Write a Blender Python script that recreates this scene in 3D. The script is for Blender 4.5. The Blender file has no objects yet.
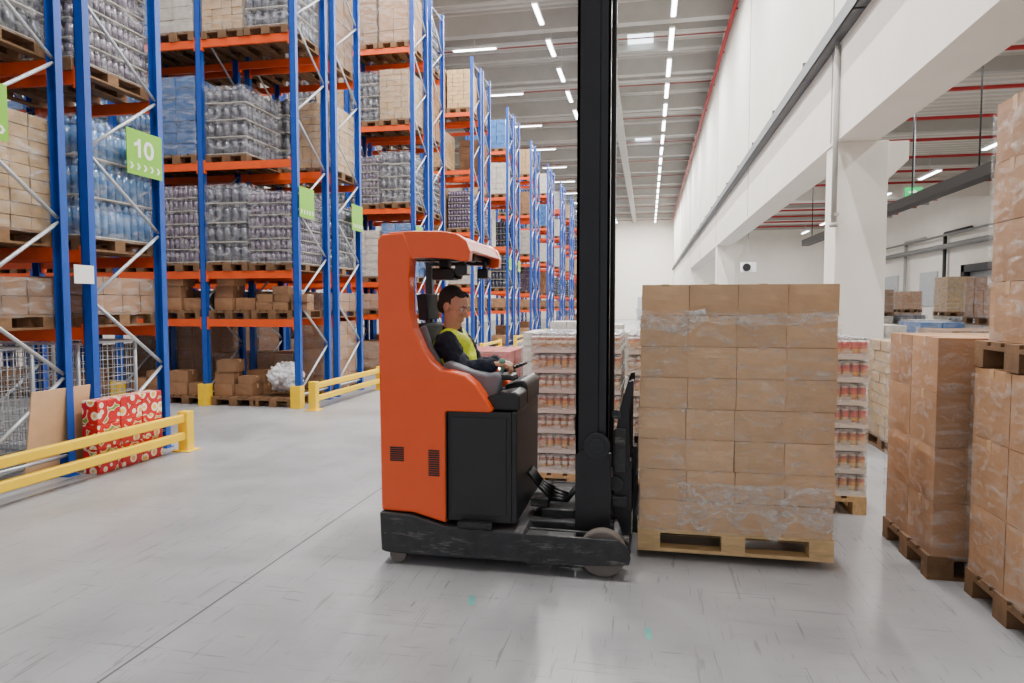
import bpy, bmesh, math, random
from mathutils import Vector, Matrix, noise
random.seed(7)
S=bpy.context.scene; COL=S.collection
V=Vector
# ------------------------------------------------------------ materials
def lin(c):
    return tuple(((x/255)/12.92 if x/255<=.04045 else ((x/255+.055)/1.055)**2.4) for x in c)
def mat(name,rgb,rough=.5,metal=0.0,var=.08,scale=6,bump=0,bscale=40,rnd=0,emit=0,coat=0,trans=0,stretch=(1,1,1),scuff=None):
    m=bpy.data.materials.new(name); m.use_nodes=True
    N=m.node_tree.nodes; L=m.node_tree.links; b=N['Principled BSDF']
    c=lin(rgb)
    tc=N.new('ShaderNodeTexCoord'); mp=N.new('ShaderNodeMapping'); mp.inputs['Scale'].default_value=stretch
    L.new(tc.outputs['Object'],mp.inputs['Vector'])
    nz=N.new('ShaderNodeTexNoise'); nz.inputs['Scale'].default_value=scale; nz.inputs['Detail'].default_value=5
    L.new(mp.outputs[0],nz.inputs['Vector'])
    mx=N.new('ShaderNodeMix'); mx.data_type='RGBA'
    mx.inputs[6].default_value=tuple(x*(1-var) for x in c)+(1,)
    mx.inputs[7].default_value=tuple(min(1,x*(1+var)) for x in c)+(1,)
    mr=N.new('ShaderNodeMapRange'); mr.inputs[1].default_value=.3; mr.inputs[2].default_value=.7
    L.new(nz.outputs[0],mr.inputs[0]); L.new(mr.outputs[0],mx.inputs[0])
    out=mx.outputs[2]
    if rnd:
        oi=N.new('ShaderNodeObjectInfo'); hs=N.new('ShaderNodeHueSaturation')
        r2=N.new('ShaderNodeMapRange'); r2.inputs[3].default_value=1-rnd; r2.inputs[4].default_value=1+rnd
        L.new(oi.outputs['Random'],r2.inputs[0]); L.new(r2.outputs[0],hs.inputs['Value']); L.new(out,hs.inputs['Color']); out=hs.outputs[0]
    if scuff:
        n3=N.new('ShaderNodeTexNoise'); n3.inputs['Scale'].default_value=7; n3.inputs['Detail'].default_value=9; n3.inputs['Roughness'].default_value=.75
        mp3=N.new('ShaderNodeMapping'); mp3.inputs['Scale'].default_value=(.6,1,3); L.new(tc.outputs['Object'],mp3.inputs[0]); L.new(mp3.outputs[0],n3.inputs['Vector'])
        m3=N.new('ShaderNodeMapRange'); m3.inputs[1].default_value=.54; m3.inputs[2].default_value=.64; m3.inputs[4].default_value=.7; L.new(n3.outputs[0],m3.inputs[0])
        x3=N.new('ShaderNodeMix'); x3.data_type='RGBA'; L.new(m3.outputs[0],x3.inputs[0]); L.new(out,x3.inputs[6]); x3.inputs[7].default_value=lin(scuff)+(1,); out=x3.outputs[2]
    L.new(out,b.inputs['Base Color'])
    b.inputs['Roughness'].default_value=rough; b.inputs['Metallic'].default_value=metal
    b.inputs['Coat Weight'].default_value=coat; b.inputs['Transmission Weight'].default_value=trans
    if emit:
        b.inputs['Emission Color'].default_value=c+(1,); b.inputs['Emission Strength'].default_value=emit
    if bump:
        n2=N.new('ShaderNodeTexNoise'); n2.inputs['Scale'].default_value=bscale; n2.inputs['Detail'].default_value=4
        L.new(mp.outputs[0],n2.inputs['Vector'])
        bp=N.new('ShaderNodeBump'); bp.inputs['Strength'].default_value=bump; bp.inputs['Distance'].default_value=.01
        L.new(n2.outputs[0],bp.inputs['Height']); L.new(bp.outputs[0],b.inputs['Normal'])
    return m
def film_mat(name,lo,hi,scale=5,stretch=(1,1,3),tint=(235,238,240),a=.46,bz=.72,bst=.9):
    m=bpy.data.materials.new(name); m.use_nodes=True
    N=m.node_tree.nodes; L=m.node_tree.links; b=N['Principled BSDF']; o=N['Material Output']
    b.inputs['Base Color'].default_value=lin(tint)+(1,); b.inputs['Roughness'].default_value=.14
    tr=N.new('ShaderNodeBsdfTransparent'); mx=N.new('ShaderNodeMixShader')
    tc=N.new('ShaderNodeTexCoord'); mp=N.new('ShaderNodeMapping'); mp.inputs['Scale'].default_value=stretch
    L.new(tc.outputs['Object'],mp.inputs[0])
    n=N.new('ShaderNodeTexNoise'); n.inputs['Scale'].default_value=scale; n.inputs['Detail'].default_value=10; n.inputs['Roughness'].default_value=.68; n.inputs['Distortion'].default_value=.8
    L.new(mp.outputs[0],n.inputs['Vector'])
    mr=N.new('ShaderNodeMapRange'); mr.inputs[1].default_value=a; mr.inputs[2].default_value=bz; mr.inputs[3].default_value=lo; mr.inputs[4].default_value=hi
    L.new(n.outputs[0],mr.inputs[0]); L.new(mr.outputs[0],mx.inputs[0])
    L.new(tr.outputs[0],mx.inputs[1]); L.new(b.outputs[0],mx.inputs[2]); L.new(mx.outputs[0],o.inputs['Surface'])
    bp=N.new('ShaderNodeBump'); bp.inputs['Strength'].default_value=bst; bp.inputs['Distance'].default_value=.02
    L.new(n.outputs[0],bp.inputs['Height']); L.new(bp.outputs[0],b.inputs['Normal'])
    return m
M_card=mat('cardboard',(216,176,136),.72,var=.06,scale=9,bump=.12,bscale=60,rnd=.08)
M_card2=mat('cardboard_dark',(176,132,94),.72,var=.06,scale=7,bump=.12,bscale=60,rnd=.08)
M_card3=mat('cardboard_rack',(150,112,80),.8,var=.15,scale=5,rnd=.3)
M_tape=mat('packing_tape',(200,162,122),.3,var=.03)
M_wood=mat('pallet_wood',(218,184,134),.8,var=.2,scale=9,bump=.3,bscale=30,rnd=.12,stretch=(1,6,6))
M_wood2=mat('pallet_wood_old',(118,88,60),.85,var=.25,scale=9,bump=.3,rnd=.15)
M_orange=mat('truck_orange',(255,88,12),.28,var=.03,coat=.4)
M_rorange=mat('beam_orange',(232,84,20),.45,var=.06)
M_blue=mat('rack_blue',(16,76,172),.42,var=.08)
M_galv=mat('galvanised',(190,196,202),.4,metal=.4,var=.08)
M_yellow=mat('guard_yellow',(255,208,4),.45,var=.05)
M_black=mat('black_plastic',(34,34,37),.42,var=.1,bump=.05)
M_mast=mat('mast_black',(34,34,38),.38,metal=.2,var=.1)
M_dgrey=mat('chassis_grey',(46,47,50),.5,var=.3,scale=14,bump=.1,scuff=(118,115,110))
M_grey=mat('seat_grey',(122,125,132),.6,var=.06)
M_seat=mat('seat_fabric',(40,42,48),.85,var=.1,bump=.2,bscale=200)
M_rubber=mat('polyurethane_grey',(112,104,98),.6,var=.15)
M_steel=mat('steel',(150,150,152),.3,metal=.9,var=.06)
M_wallw=mat('wall_white',(240,235,226),.8,var=.03,scale=1.5,bump=.03)
M_beamc=mat('beam_concrete',(176,175,170),.8,var=.05,scale=2)
M_red=mat('pipe_red',(180,32,36),.4,var=.05)
M_rust=mat('pipe_brown_red',(146,76,72),.5,var=.05)
M_greenS=mat('sign_green',(120,190,30),.5,var=.02)
M_white=mat('white_paint',(240,240,238),.5,var=.02)
M_emit=mat('lamp_diffuser',(250,252,255),.5,var=0,emit=16)
M_bag=mat('white_plastic_bag',(218,218,222),.3,var=.10,bump=.9,bscale=14)
M_skin=mat('skin',(216,158,128),.55,var=.06,scale=20)
M_hair=mat('hair_dark',(44,34,30),.7,var=.25,scale=60,bump=.6,bscale=150)
M_navy=mat('navy_cloth',(26,31,48),.85,var=.15,scale=12,bump=.6,bscale=16)
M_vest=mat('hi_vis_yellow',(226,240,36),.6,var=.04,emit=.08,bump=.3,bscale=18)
M_refl=mat('reflective_tape',(200,204,206),.3,metal=.3,var=.02)
M_glove=mat('glove_green',(120,176,150),.8,var=.1)
M_eye=mat('eye_white',(232,228,222),.3,var=0)
M_iris=mat('iris_dark',(40,26,20),.3,var=0)
M_film=film_mat('stretch_film',.03,.38,scale=9,stretch=(.8,.8,1.8),a=.48,bz=.70)
M_film1=film_mat('stretch_film_rack',.06,.46,scale=5,a=.46,bz=.72)
M_filmc=film_mat('shrink_film_can',.20,.68,scale=9,a=.46,bz=.66)
M_bottle=mat('bottle_dark',(88,90,102),.25,var=.25,scale=14,rnd=.35,metal=.2)
M_bottleb=mat('bottle_blue',(76,126,180),.2,var=.2,scale=14,rnd=.15)
M_sep=mat('separator_board',(190,184,172),.7,var=.05)
M_purple=mat('can_grey_purple',(104,92,112),.3,var=.3,scale=20,rnd=.3,metal=.2)
M_bluepk=mat('pack_blue',(56,104,164),.35,var=.3,scale=7,rnd=.2)
M_whitepk=mat('pack_white',(184,178,168),.45,var=.2,scale=9,rnd=.22)
M_redpk=mat('pack_red',(176,70,60),.4,var=.3,scale=9,rnd=.1)
M_teal=mat('floor_tape_teal',(96,170,160),.5,var=.1)
def can_mat(name,cols,h=.165,z0=.0):
    m=mat(name,cols[0],.3,metal=.1,var=.05); N=m.node_tree.nodes; L=m.node_tree.links; b=N['Principled BSDF']
    tc=N.new('ShaderNodeTexCoord'); sp=N.new('ShaderNodeSeparateXYZ'); L.new(tc.outputs['Object'],sp.inputs[0])
    mr=N.new('ShaderNodeMapRange'); mr.inputs[1].default_value=z0; mr.inputs[2].default_value=z0+h; L.new(sp.outputs[2],mr.inputs[0])
    cr=N.new('ShaderNodeValToRGB'); cr.color_ramp.interpolation='CONSTANT'; L.new(mr.outputs[0],cr.inputs[0])
    e=cr.color_ramp.elements
    n=len(cols); e[0].position=0; e[0].color=lin(cols[0])+(1,); e[1].position=1/n; e[1].color=lin(cols[1])+(1,)
    for i in range(2,n):
        x=e.new(i/n); x.color=lin(cols[i])+(1,)
    L.new(cr.outputs[0],b.inputs['Base Color']); return m
M_canA=can_mat('can_gold',[(176,124,60),(226,170,70),(238,214,150),(216,150,60),(170,90,50),(236,230,220)])
M_canB=can_mat('can_white_brown',[(160,110,66),(236,228,212),(214,166,96),(236,228,212),(160,96,60),(232,226,218)])
M_canC=can_mat('can_orange',[(190,60,56),(222,120,60),(240,190,90),(206,90,60),(184,52,56),(234,224,216)])
def red_print():
    m=bpy.data.materials.new('red_printed_carton'); m.use_nodes=True
    N=m.node_tree.nodes; L=m.node_tree.links; b=N['Principled BSDF']; b.inputs['Roughness'].default_value=.35
    tc=N.new('ShaderNodeTexCoord')
    v=N.new('ShaderNodeTexVoronoi'); v.inputs['Scale'].default_value=8; v.inputs['Randomness'].default_value=.6; L.new(tc.outputs['Object'],v.inputs['Vector'])
    cr=N.new('ShaderNodeValToRGB'); cr.color_ramp.interpolation='CONSTANT'; L.new(v.outputs['Distance'],cr.inputs[0])
    e=cr.color_ramp.elements; e[0].position=0;e[0].color=lin((236,190,80))+(1,); e[1].position=.22;e[1].color=lin((246,236,214))+(1,)
    for p,c in ((.38,(206,20,28)),(.60,(186,16,24)),(.68,(230,214,180)),(.74,(120,150,50))):
        x=e.new(p); x.color=lin(c)+(1,)
    L.new(cr.outputs[0],b.inputs['Base Color']); return m
M_redprint=red_print()
def floor_mat():
    m=bpy.data.materials.new('polished_concrete'); m.use_nodes=True
    N=m.node_tree.nodes; L=m.node_tree.links; b=N['Principled BSDF']
    tc=N.new('ShaderNodeTexCoord')
    def noi(scale,detail,rough=.6,dist=0,st=(1,1,1),rot=0):
        mp=N.new('ShaderNodeMapping'); mp.inputs['Scale'].default_value=st; mp.inputs['Rotation'].default_value=(0,0,rot); L.new(tc.outputs['Object'],mp.inputs[0])
        n=N.new('ShaderNodeTexNoise'); n.inputs['Scale'].default_value=scale; n.inputs['Detail'].default_value=detail; n.inputs['Roughness'].default_value=rough; n.inputs['Distortion'].default_value=dist
        L.new(mp.outputs[0],n.inputs['Vector']); return n
    def rng(n,a,bb,c,d):
        r=N.new('ShaderNodeMapRange'); r.inputs[1].default_value=a;r.inputs[2].default_value=bb;r.inputs[3].default_value=c;r.inputs[4].default_value=d; L.new(n.outputs[0],r.inputs[0]); return r
    def over(col,fac,rgb):
        mx=N.new('ShaderNodeMix'); mx.data_type='RGBA'; L.new(fac.outputs[0],mx.inputs[0]); L.new(col,mx.inputs[6]); mx.inputs[7].default_value=lin(rgb)+(1,); return mx.outputs[2]
    n1=noi(.7,9,.58,.3)
    cr=N.new('ShaderNodeValToRGB'); e=cr.color_ramp.elements
    e[0].position=.32; e[0].color=lin((134,135,139))+(1,); e[1].position=.68; e[1].color=lin((166,167,170))+(1,)
    L.new(n1.outputs[0],cr.inputs[0]); col=cr.outputs[0]
    col=over(col,rng(noi(5,8,.7),.56,.75,0,.28),(122,120,117))
    col=over(col,rng(noi(1.6,6,.6,.6,(.7,7,1),.35),.60,.74,0,.30),(112,110,108))
    col=over(col,rng(noi(2.2,5,.6,.8,(9,.8,1),-.5),.63,.68,0,.40),(92,90,88))
    col=over(col,rng(noi(3.1,4,.5,1.5,(12,.5,1),.9),.655,.67,0,.45),(74,72,72))
    col=over(col,rng(noi(3.4,4,.5,1.2,(.5,13,1),.2),.665,.68,0,.42),(76,74,74))
    col=over(col,rng(noi(24,3,.6),.70,.75,0,.5),(96,94,92))
    col=over(col,rng(noi(1.3,8,.7),.60,.80,0,.28),(200,201,204))
    sp=N.new('ShaderNodeSeparateXYZ'); L.new(tc.outputs['Object'],sp.inputs[0])
    a=N.new('ShaderNodeMath'); a.operation='ADD'; a.inputs[1].default_value=2.35+30; L.new(sp.outputs[0],a.inputs[0])
    md=N.new('ShaderNodeMath'); md.operation='MODULO'; md.inputs[1].default_value=6; L.new(a.outputs[0],md.inputs[0])
    lt=N.new('ShaderNodeMath'); lt.operation='LESS_THAN'; lt.inputs[1].default_value=.013; L.new(md.outputs[0],lt.inputs[0])
    s2=N.new('ShaderNodeMath'); s2.operation='MULTIPLY'; s2.inputs[1].default_value=.85; L.new(lt.outputs[0],s2.inputs[0])
    col=over(col,s2,(56,56,58))
    L.new(col,b.inputs['Base Color'])
    L.new(rng(n1,.3,.7,.27,.44).outputs[0],b.inputs['Roughness'])
    return m
M_floor=floor_mat()
def corrugated(name,rgb,axis,freq):
    m=mat(name,rgb,.6,var=.03,scale=1); N=m.node_tree.nodes; L=m.node_tree.links; b=N['Principled BSDF']
    tc=N.new('ShaderNodeTexCoord'); w=N.new('ShaderNodeTexWave'); w.bands_direction=axis; w.inputs['Scale'].default_value=freq
    L.new(tc.outputs['Object'],w.inputs['Vector'])
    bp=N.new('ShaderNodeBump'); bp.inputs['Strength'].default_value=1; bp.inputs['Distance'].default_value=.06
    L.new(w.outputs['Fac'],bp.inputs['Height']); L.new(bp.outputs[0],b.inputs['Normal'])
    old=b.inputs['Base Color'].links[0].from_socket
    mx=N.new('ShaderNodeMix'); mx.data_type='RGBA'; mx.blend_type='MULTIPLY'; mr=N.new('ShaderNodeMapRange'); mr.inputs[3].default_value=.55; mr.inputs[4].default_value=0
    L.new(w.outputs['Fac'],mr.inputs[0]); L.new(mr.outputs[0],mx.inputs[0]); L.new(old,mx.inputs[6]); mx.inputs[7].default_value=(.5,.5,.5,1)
    L.new(mx.outputs[2],b.inputs['Base Color']); return m
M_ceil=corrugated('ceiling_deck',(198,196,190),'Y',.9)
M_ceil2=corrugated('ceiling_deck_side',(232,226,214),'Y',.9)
# ------------------------------------------------------------ mesh builder
class MB:
    def __init__(s): s.bm=bmesh.new()
    def box(s,x0,x1,y0,y1,z0,z1,mi=0,M=None):
        P=[V((x,y,z)) for z in (z0,z1) for y in (y0,y1) for x in (x0,x1)]
        if M: P=[M@p for p in P]
        v=[s.bm.verts.new(p) for p in P]
        for q in ((0,2,3,1),(4,5,7,6),(0,1,5,4),(1,3,7,5),(3,2,6,7),(2,0,4,6)):
            f=s.bm.faces.new([v[i] for i in q]); f.material_index=mi
        return s
    def cyl(s,p1,p2,r1,r2=None,seg=16,mi=0,smooth=True):
        p1=V(p1);p2=V(p2); r2=r1 if r2 is None else r2
        d=(p2-p1).normalized(); q=d.to_track_quat('Z','Y').to_matrix()
        A=[];B=[]
        for i in range(seg):
            t=2*math.pi*i/seg; o=q@V((math.cos(t),math.sin(t),0))
            A.append(s.bm.verts.new(p1+o*r1)); B.append(s.bm.verts.new(p2+o*r2))
        for i in range(seg):
            j=(i+1)%seg; f=s.bm.faces.new((A[i],A[j],B[j],B[i])); f.material_index=mi; f.smooth=smooth
        f=s.bm.faces.new(A[::-1]); f.material_index=mi; f=s.bm.faces.new(B); f.material_index=mi
        return s
    def prism(s,pts,y0,y1,mi=0,axis='Y'):
        def P(a,b,c):
            return (a,c,b) if axis=='Y' else ((a,b,c) if axis=='Z' else (c,a,b))
        A=[s.bm.verts.new(P(a,b,y0)) for a,b in pts]; B=[s.bm.verts.new(P(a,b,y1)) for a,b in pts]
        n=len(pts)
        for i in range(n):
            j=(i+1)%n; f=s.bm.faces.new((A[i],A[j],B[j],B[i])); f.material_index=mi
        f=s.bm.faces.new(A[::-1]); f.material_index=mi; f=s.bm.faces.new(B); f.material_index=mi
        return s
    def ball(s,c,r,mi=0,seg=16,ring=10,M=None):
        if not hasattr(r,'__len__'): r=(r,r,r)
        X=Matrix.Translation(V(c))@Matrix.Diagonal((r[0],r[1],r[2],1))
        if M: X=M@X
        o=bmesh.ops.create_uvsphere(s.bm,u_segments=seg,v_segments=ring,radius=1,matrix=X)
        for v in o['verts']:
            for f in v.link_faces: f.material_index=mi; f.smooth=True
        return s
    def cap(s,p1,r1,p2,r2,mi=0,M=None):
        p1=V(p1);p2=V(p2)
        if M: p1=M@p1;p2=M@p2
        s.cyl(p1,p2,r1,r2,12,mi); s.ball(p1,r1,mi,12,8); s.ball(p2,r2,mi,12,8); return s
    def path(s,pts,r,mi=0,seg=8):
        for a,b in zip(pts,pts[1:]): s.cyl(a,b,r,r,seg,mi)
        return s
    def mesh(s,name,mats,off=None):
        bmesh.ops.recalc_face_normals(s.bm,faces=s.bm.faces)
        if off is not None: bmesh.ops.translate(s.bm,verts=s.bm.verts,vec=-V(off))
        me=bpy.data.meshes.new(name); s.bm.to_mesh(me); s.bm.free()
        for m in (mats if isinstance(mats,(list,tuple)) else [mats]): me.materials.append(m)
        return me
def link(o,parent=None):
    COL.objects.link(o)
    if parent: o.parent=parent
    return o
def part(mb,name,mats,parent,bevel=0,seg=2,label=None,local=False):
    root=parent
    while root.parent: root=root.parent
    me=mb.mesh(name,mats,None if local else root.location)
    o=bpy.data.objects.new(name,me); link(o,parent)
    if bevel:
        b=o.modifiers.new('Bevel','BEVEL'); b.width=bevel; b.segments=seg; b.limit_method='ANGLE'; b.angle_limit=.6
    if label: o['label']=label
    return o
def thing(name,loc,label,cat,group=None,mesh=None,bevel=0,kind=None):
    o=bpy.data.objects.new(name,mesh); o.location=loc; link(o)
    if mesh is None: o.empty_display_size=.1
    if label: o['label']=label
    if cat: o['category']=cat
    if group: o['group']=group
    if kind: o['kind']=kind
    if bevel:
        b=o.modifiers.new('Bevel','BEVEL'); b.width=bevel; b.segments=2; b.limit_method='ANGLE'; b.angle_limit=.6
    return o
def dup(root,loc,rz=0,parent=None,label=None,group=None,sz=None):
    n=root.copy(); COL.objects.link(n)
    if parent is not None: n.parent=parent
    if loc is not None: n.location=loc
    if rz: n.rotation_euler=(0,0,rz)
    if sz: n.scale=(1,1,sz)
    if label: n['label']=label
    if group: n['group']=group
    for c in root.children: dup(c,None,0,n)
    return n
def kill(root):
    for c in list(root.children): kill(c)
    bpy.data.objects.remove(root)
def solid(mb,name,mats,loc,label,cat,group=None,bevel=0,kind=None):
    me=mb.mesh(name,mats,loc); return thing(name,loc,label,cat,group,me,bevel,kind)
def struct(mb,name,mats,label):
    me=mb.mesh(name,mats); return thing(name,(0,0,0),label,'building part',None,me,0,'structure')
def fuse(mb,name,mats,voxel,it=4,fac=.5):
    me=mb.mesh('tmp',mats); o=bpy.data.objects.new('tmp',me); COL.objects.link(o)
    r=o.modifiers.new('r','REMESH'); r.mode='VOXEL'; r.voxel_size=voxel; r.use_smooth_shade=True
    s=o.modifiers.new('s','SMOOTH'); s.factor=fac; s.iterations=it
    dg=bpy.context.evaluated_depsgraph_get(); dg.update()
    n=bpy.data.meshes.new_from_object(o.evaluated_get(dg)); n.name=name
    bpy.data.objects.remove(o)
    for p in n.polygons: p.use_smooth=True
    n.materials.clear()
    for m_ in (mats if isinstance(mats,(list,tuple)) else [mats]): n.materials.append(m_)
    return n
# ------------------------------------------------------------ room
H=12.3; XW=2.81; XL=-16; XS=13; YF=82; HS=6.7
struct(MB().box(XL,XS,-6,YF,-.2,0),'floor',M_floor,'light grey polished concrete warehouse floor with joints and scuffs')
struct(MB().box(XL,XW+.6,-6,YF,H,H+.2),'ceiling',M_ceil,'pale grey corrugated metal roof deck')
struct(MB().box(XW+.6,XS,-6,48,HS,HS+.2),'ceiling_side_bay',M_ceil2,'lower white corrugated ceiling over the side bay')
struct(MB().box(XL,XW+.6,YF,YF+.2,0,H),'wall_back',M_wallw,'plain white end wall of the warehouse hall')
struct(MB().box(XL-.2,XL,-6,YF,0,H),'wall_left',M_wallw,'plain white long wall behind the racks')
w=MB().box(XW,XW+.6,-6,YF,4.15,H)
w.box(XW,XW+.6,48,YF,0,4.15); struct(w,'wall_right',M_wallw,'tall white wall above the openings to the side bay')
struct(MB().box(XW+.6,XS,48,48.2,0,HS),'wall_side_bay_end',M_wallw,'white end wall of the side bay')
struct(MB().box(XS,XS+.2,-6,48,0,HS),'wall_side_bay_outer',M_wallw,'white outer wall of the side bay')
for i,y in enumerate((11.7,20.9,30.3,39.5,48.5)):
    struct(MB().box(XW-.012,XW,y-.02,y+.02,4.2,H),'trim_%d'%(i+1),M_beamc,'thin grey vertical joint strip on the white wall')
for y in (11.4,30.0):
    c=MB().box(XW+.02,XW+.75,y,y+.65,0,4.149)
    c.prism([(XW+.75,3.55),(XW+.75,4.14),(XW+1.05,4.14),(XW+1.05,3.85)],y+.05,y+.6)
    c.box(XW-.02,XW+.79,y-.04,y+.69,0,.25)
    solid(c,'column',M_wallw,(XW+.37,y+.3,0),'square white concrete column with a bracket head','column','wall columns',.01)
    solid(MB().box(XW+.6,XS,y,y+.65,5.9,HS-.01),'concrete_beam',M_wallw,(8,y+.3,5.9),'white concrete beam crossing the side bay ceiling','beam','side bay beams',.01)
solid(MB().path([(XW-.045,11.25,2.9),(XW-.045,11.25,5.55)],.04,0,12).path([(XW-.045,11.25,2.9),(XW-.045,11.25,2.84)],.06,0,12).box(XW-.05,XW+.02,11.2,11.42,3.0,3.05),'drain_pipe',M_beamc,(XW-.07,11.25,2.9),'grey drain pipe running down beside the column','pipe')
t=MB().box(XW-.18,XW-.004,-5,80,5.60,5.66).box(XW-.19,XW-.16,-5,80,5.60,5.80)
for i in range(28): t.box(XW-.18,XW-.004,i*3-5,i*3-4.95,5.60,5.9)
solid(t,'cable_tray',mat('tray_grey',(72,76,82),.5),(XW-.1,0,5.6),'dark grey metal cable tray running along the white wall','cable tray')
mp_=MB().path([(XW-.12,-5,11.4),(XW-.12,80,11.4)],.07)
for i in range(21): mp_.box(XW-.12,XW-.002,i*4-4,i*4-3.95,11.38,11.42)
solid(mp_,'sprinkler_main_pipe',M_red,(XW-.12,0,11.4),'long red sprinkler main pipe below the roof along the wall','pipe')
for k in range(15):
    y=3.0+5.54*k
    solid(MB().box(XL,XW,y-.18,y+.18,H-.7,H),'roof_beam',M_beamc,(-6,y,H-.7),'grey beam crossing under the corrugated roof','beam','roof beams')
    for q in (1.85,3.7):
        solid(MB().box(XL,XW,y+q,y+q+.12,H-.3,H),'roof_purlin',M_beamc,(-6,y+q,H-.3),'slim grey purlin under the corrugated roof','beam','roof purlins')
    solid(MB().path([(XL+.1,y+1.2,H-.75),(XW-.12,y+1.2,H-.75)],.028),'sprinkler_pipe',M_rust,(-6,y+1.2,H-.75),'thin red sprinkler branch pipe under the roof','pipe','roof sprinkler branches')
for x in (-1.6,-9.5):
    solid(MB().box(x-.2,x+.2,-5,YF,H-1.1,H-.7),'roof_girder',M_beamc,(x,20,H-1.1),'long grey girder under the roof beams','beam','roof girders')
for k in range(17):
    y=4.6+2.5*k
    if abs(y-30.3)<.6: y+=.9
    if abs(y-11.7)<.6: y-=.9
    sp_=MB().path([(XW+.7,y,HS-.25),(XS-.1,y,HS-.25)],.045)
    solid(sp_,'sprinkler_pipe',M_red,(8,y,HS-.25),'red sprinkler pipe under the side bay ceiling','pipe','side bay sprinkler pipes')
    if k%2==0:
        solid(MB().box(XW+.6,XS,y+1.2,y+1.36,HS-.3,HS),'ceiling_rib',M_beamc,(8,y+1.26,HS-.3),'grey steel rib of the side bay ceiling','beam','side bay ribs')
def lum(x,y,z,lx,ly,label,group,power=0,hang=H):
    r=thing('ceiling_light',(x,y,z),label,'light',group)
    part(MB().box(x-lx/2-.03,x+lx/2+.03,y-ly/2-.03,y+ly/2+.03,z,z+.07),'lamp_housing',M_white,r)
    part(MB().box(x-lx/2,x+lx/2,y-ly/2,y+ly/2,z-.02,z),'lamp_diffuser',M_emit,r)
    part(MB().path([(x,y,z+.07),(x,y,hang)],.01),'suspension_rod',M_galv,r)
    if power:
        l=bpy.data.lights.new('lamp','AREA'); l.shape='RECTANGLE'; l.size=lx; l.size_y=ly; l.energy=power; l.color=(1,.97,.93)
        o=bpy.data.objects.new('lamp_source',l); o.location=(0,0,-.03); link(o,r)
for k in range(26):
    y=4.5+3.0*k
    for x in (.72,-3.6):
        lum(x,y,11.1,.13,2.0 if x>0 else 1.6,'slim linear ceiling light hanging in a row over the main aisle','main aisle lights',(500 if k<20 else 800) if k%2==0 else 0)
for k in range(13):
    y=8.46+5.54*k
    for x in ((-6.4,-10.5) if k<3 else (-6.4,)):
        lum(x,y,11.1,1.6,.14,'linear ceiling light hanging over a rack aisle','rack aisle lights',240 if k<6 else 0)
for k in range(9):
    y=7+4.6*k
    for x in (5.4,9.2):
        lum(x,y,6.0,.12,1.6,'slim linear light under the side bay ceiling','side bay lights',140 if (k%2==0 or k<3) else 0,HS)
for i,y in enumerate((27.5,44.2)):
    struct(MB().box(-.9,.1,y,y+1.6,H-.03,H-.005),'window_%d'%(i+1),mat('skylight%d'%i,(230,242,255),.3,emit=4),'small bright skylight in the roof')
d=MB().box(5.35,5.6,9,26,3.75,3.95)
for y in range(10,26,3): d.path([(5.47,y,3.95),(5.47,y,HS)],.015)
solid(d,'hanging_duct',M_black,(5.47,17,3.75),'black hanging trunking duct under the side bay ceiling','duct')
def sign_exit(x,y,z):
    r=thing('exit_sign',(x,y,z),'small green hanging emergency exit sign with white arrow','sign')
    part(MB().box(x-.19,x+.19,y-.02,y+.02,z,z+.23),'sign_panel',mat('exit_green',(20,160,84),.4,emit=.8),r)
    part(MB().prism([(x-.12,z+.10),(x,z+.10),(x,z+.05),(x+.08,z+.115),(x,z+.18),(x,z+.13),(x-.12,z+.13)],y-.03,y-.021),'arrow_mark',M_white,r)
    part(MB().path([(x,y,z+.23),(x,y,HS)],.01),'suspension_rod',M_galv,r)
sign_exit(6.05,17.6,4.16)
def ac(x,y,z):
    r=thing('heater_unit',(x,y,z),'white wall-hung fan heater unit with round black grille','heater')
    part(MB().box(x-.5,x+.5,y-.2,y+.2,z,z+.65),'casing',M_white,r,.03)
    part(MB().cyl((x-.1,y-.24,z+.33),(x-.1,y-.2,z+.33),.25,.25,24),'fan_grille',M_black,r)
    part(MB().path([(x,y,z+.65),(x,y,HS)],.03),'bracket',M_galv,r)
ac(6.2,45.6,3.7)
M_pane=mat('pane',(180,188,194),.15); M_dockb=mat('dock_black',(40,42,46),.6)
for i,(y0,y1) in enumerate(((24.6,26.6),(34.5,36.5),(39.5,41.5))):
    struct(MB().box(XS-.06,XS,y0,y1,1.6,3.2),'window_%d'%(i+3),M_pane,'pale grey window in the side bay wall')
for i,(y0,y1) in enumerate(((20.4,22.8),(28.6,31.2))):
    struct(MB().box(XS-.05,XS,y0,y1,0,3.0),'door_%d'%(i+1),mat('door_grey%d'%i,(140,145,150),.5),'grey sectional loading door')
    solid(MB().box(XS-.3,XS-.06,y0-.3,y0,0,3.3).box(XS-.3,XS-.06,y1,y1+.3,0,3.3).box(XS-.3,XS-.06,y0-.3,y1+.3,3.0,3.3),'dock_frame',M_dockb,(XS-.2,y0,0),'black rubber frame around the loading door','door frame','dock frames')
struct(MB().box(-1.2,.4,YF-.05,YF,0,2.6),'door_3',mat('door_blue',(170,176,184),.5),'grey double door in the end wall')
for y in (23.8,27.6,33.5,38.2):
    solid(MB().path([(XS-.15,y,.0),(XS-.15,y,4.8),(XS-.15,y-2.5,4.8)],.08),'service_pipe',M_dockb if y<35 else M_beamc,(XS-.15,y,0),'grey service pipe on the side bay wall','pipe','service pipes')
solid(MB().path([(XS-.3,8,4.2),(XS-.3,46,4.2)],.12,0,12).path([(XS-.3,8,4.7),(XS-.3,46,4.7)],.05,0,10),'ventilation_pipe',mat('vent_grey',(120,122,122),.5),(XS-.3,20,4.2),'long grey ventilation pipe along the side bay wall','pipe')
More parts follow.
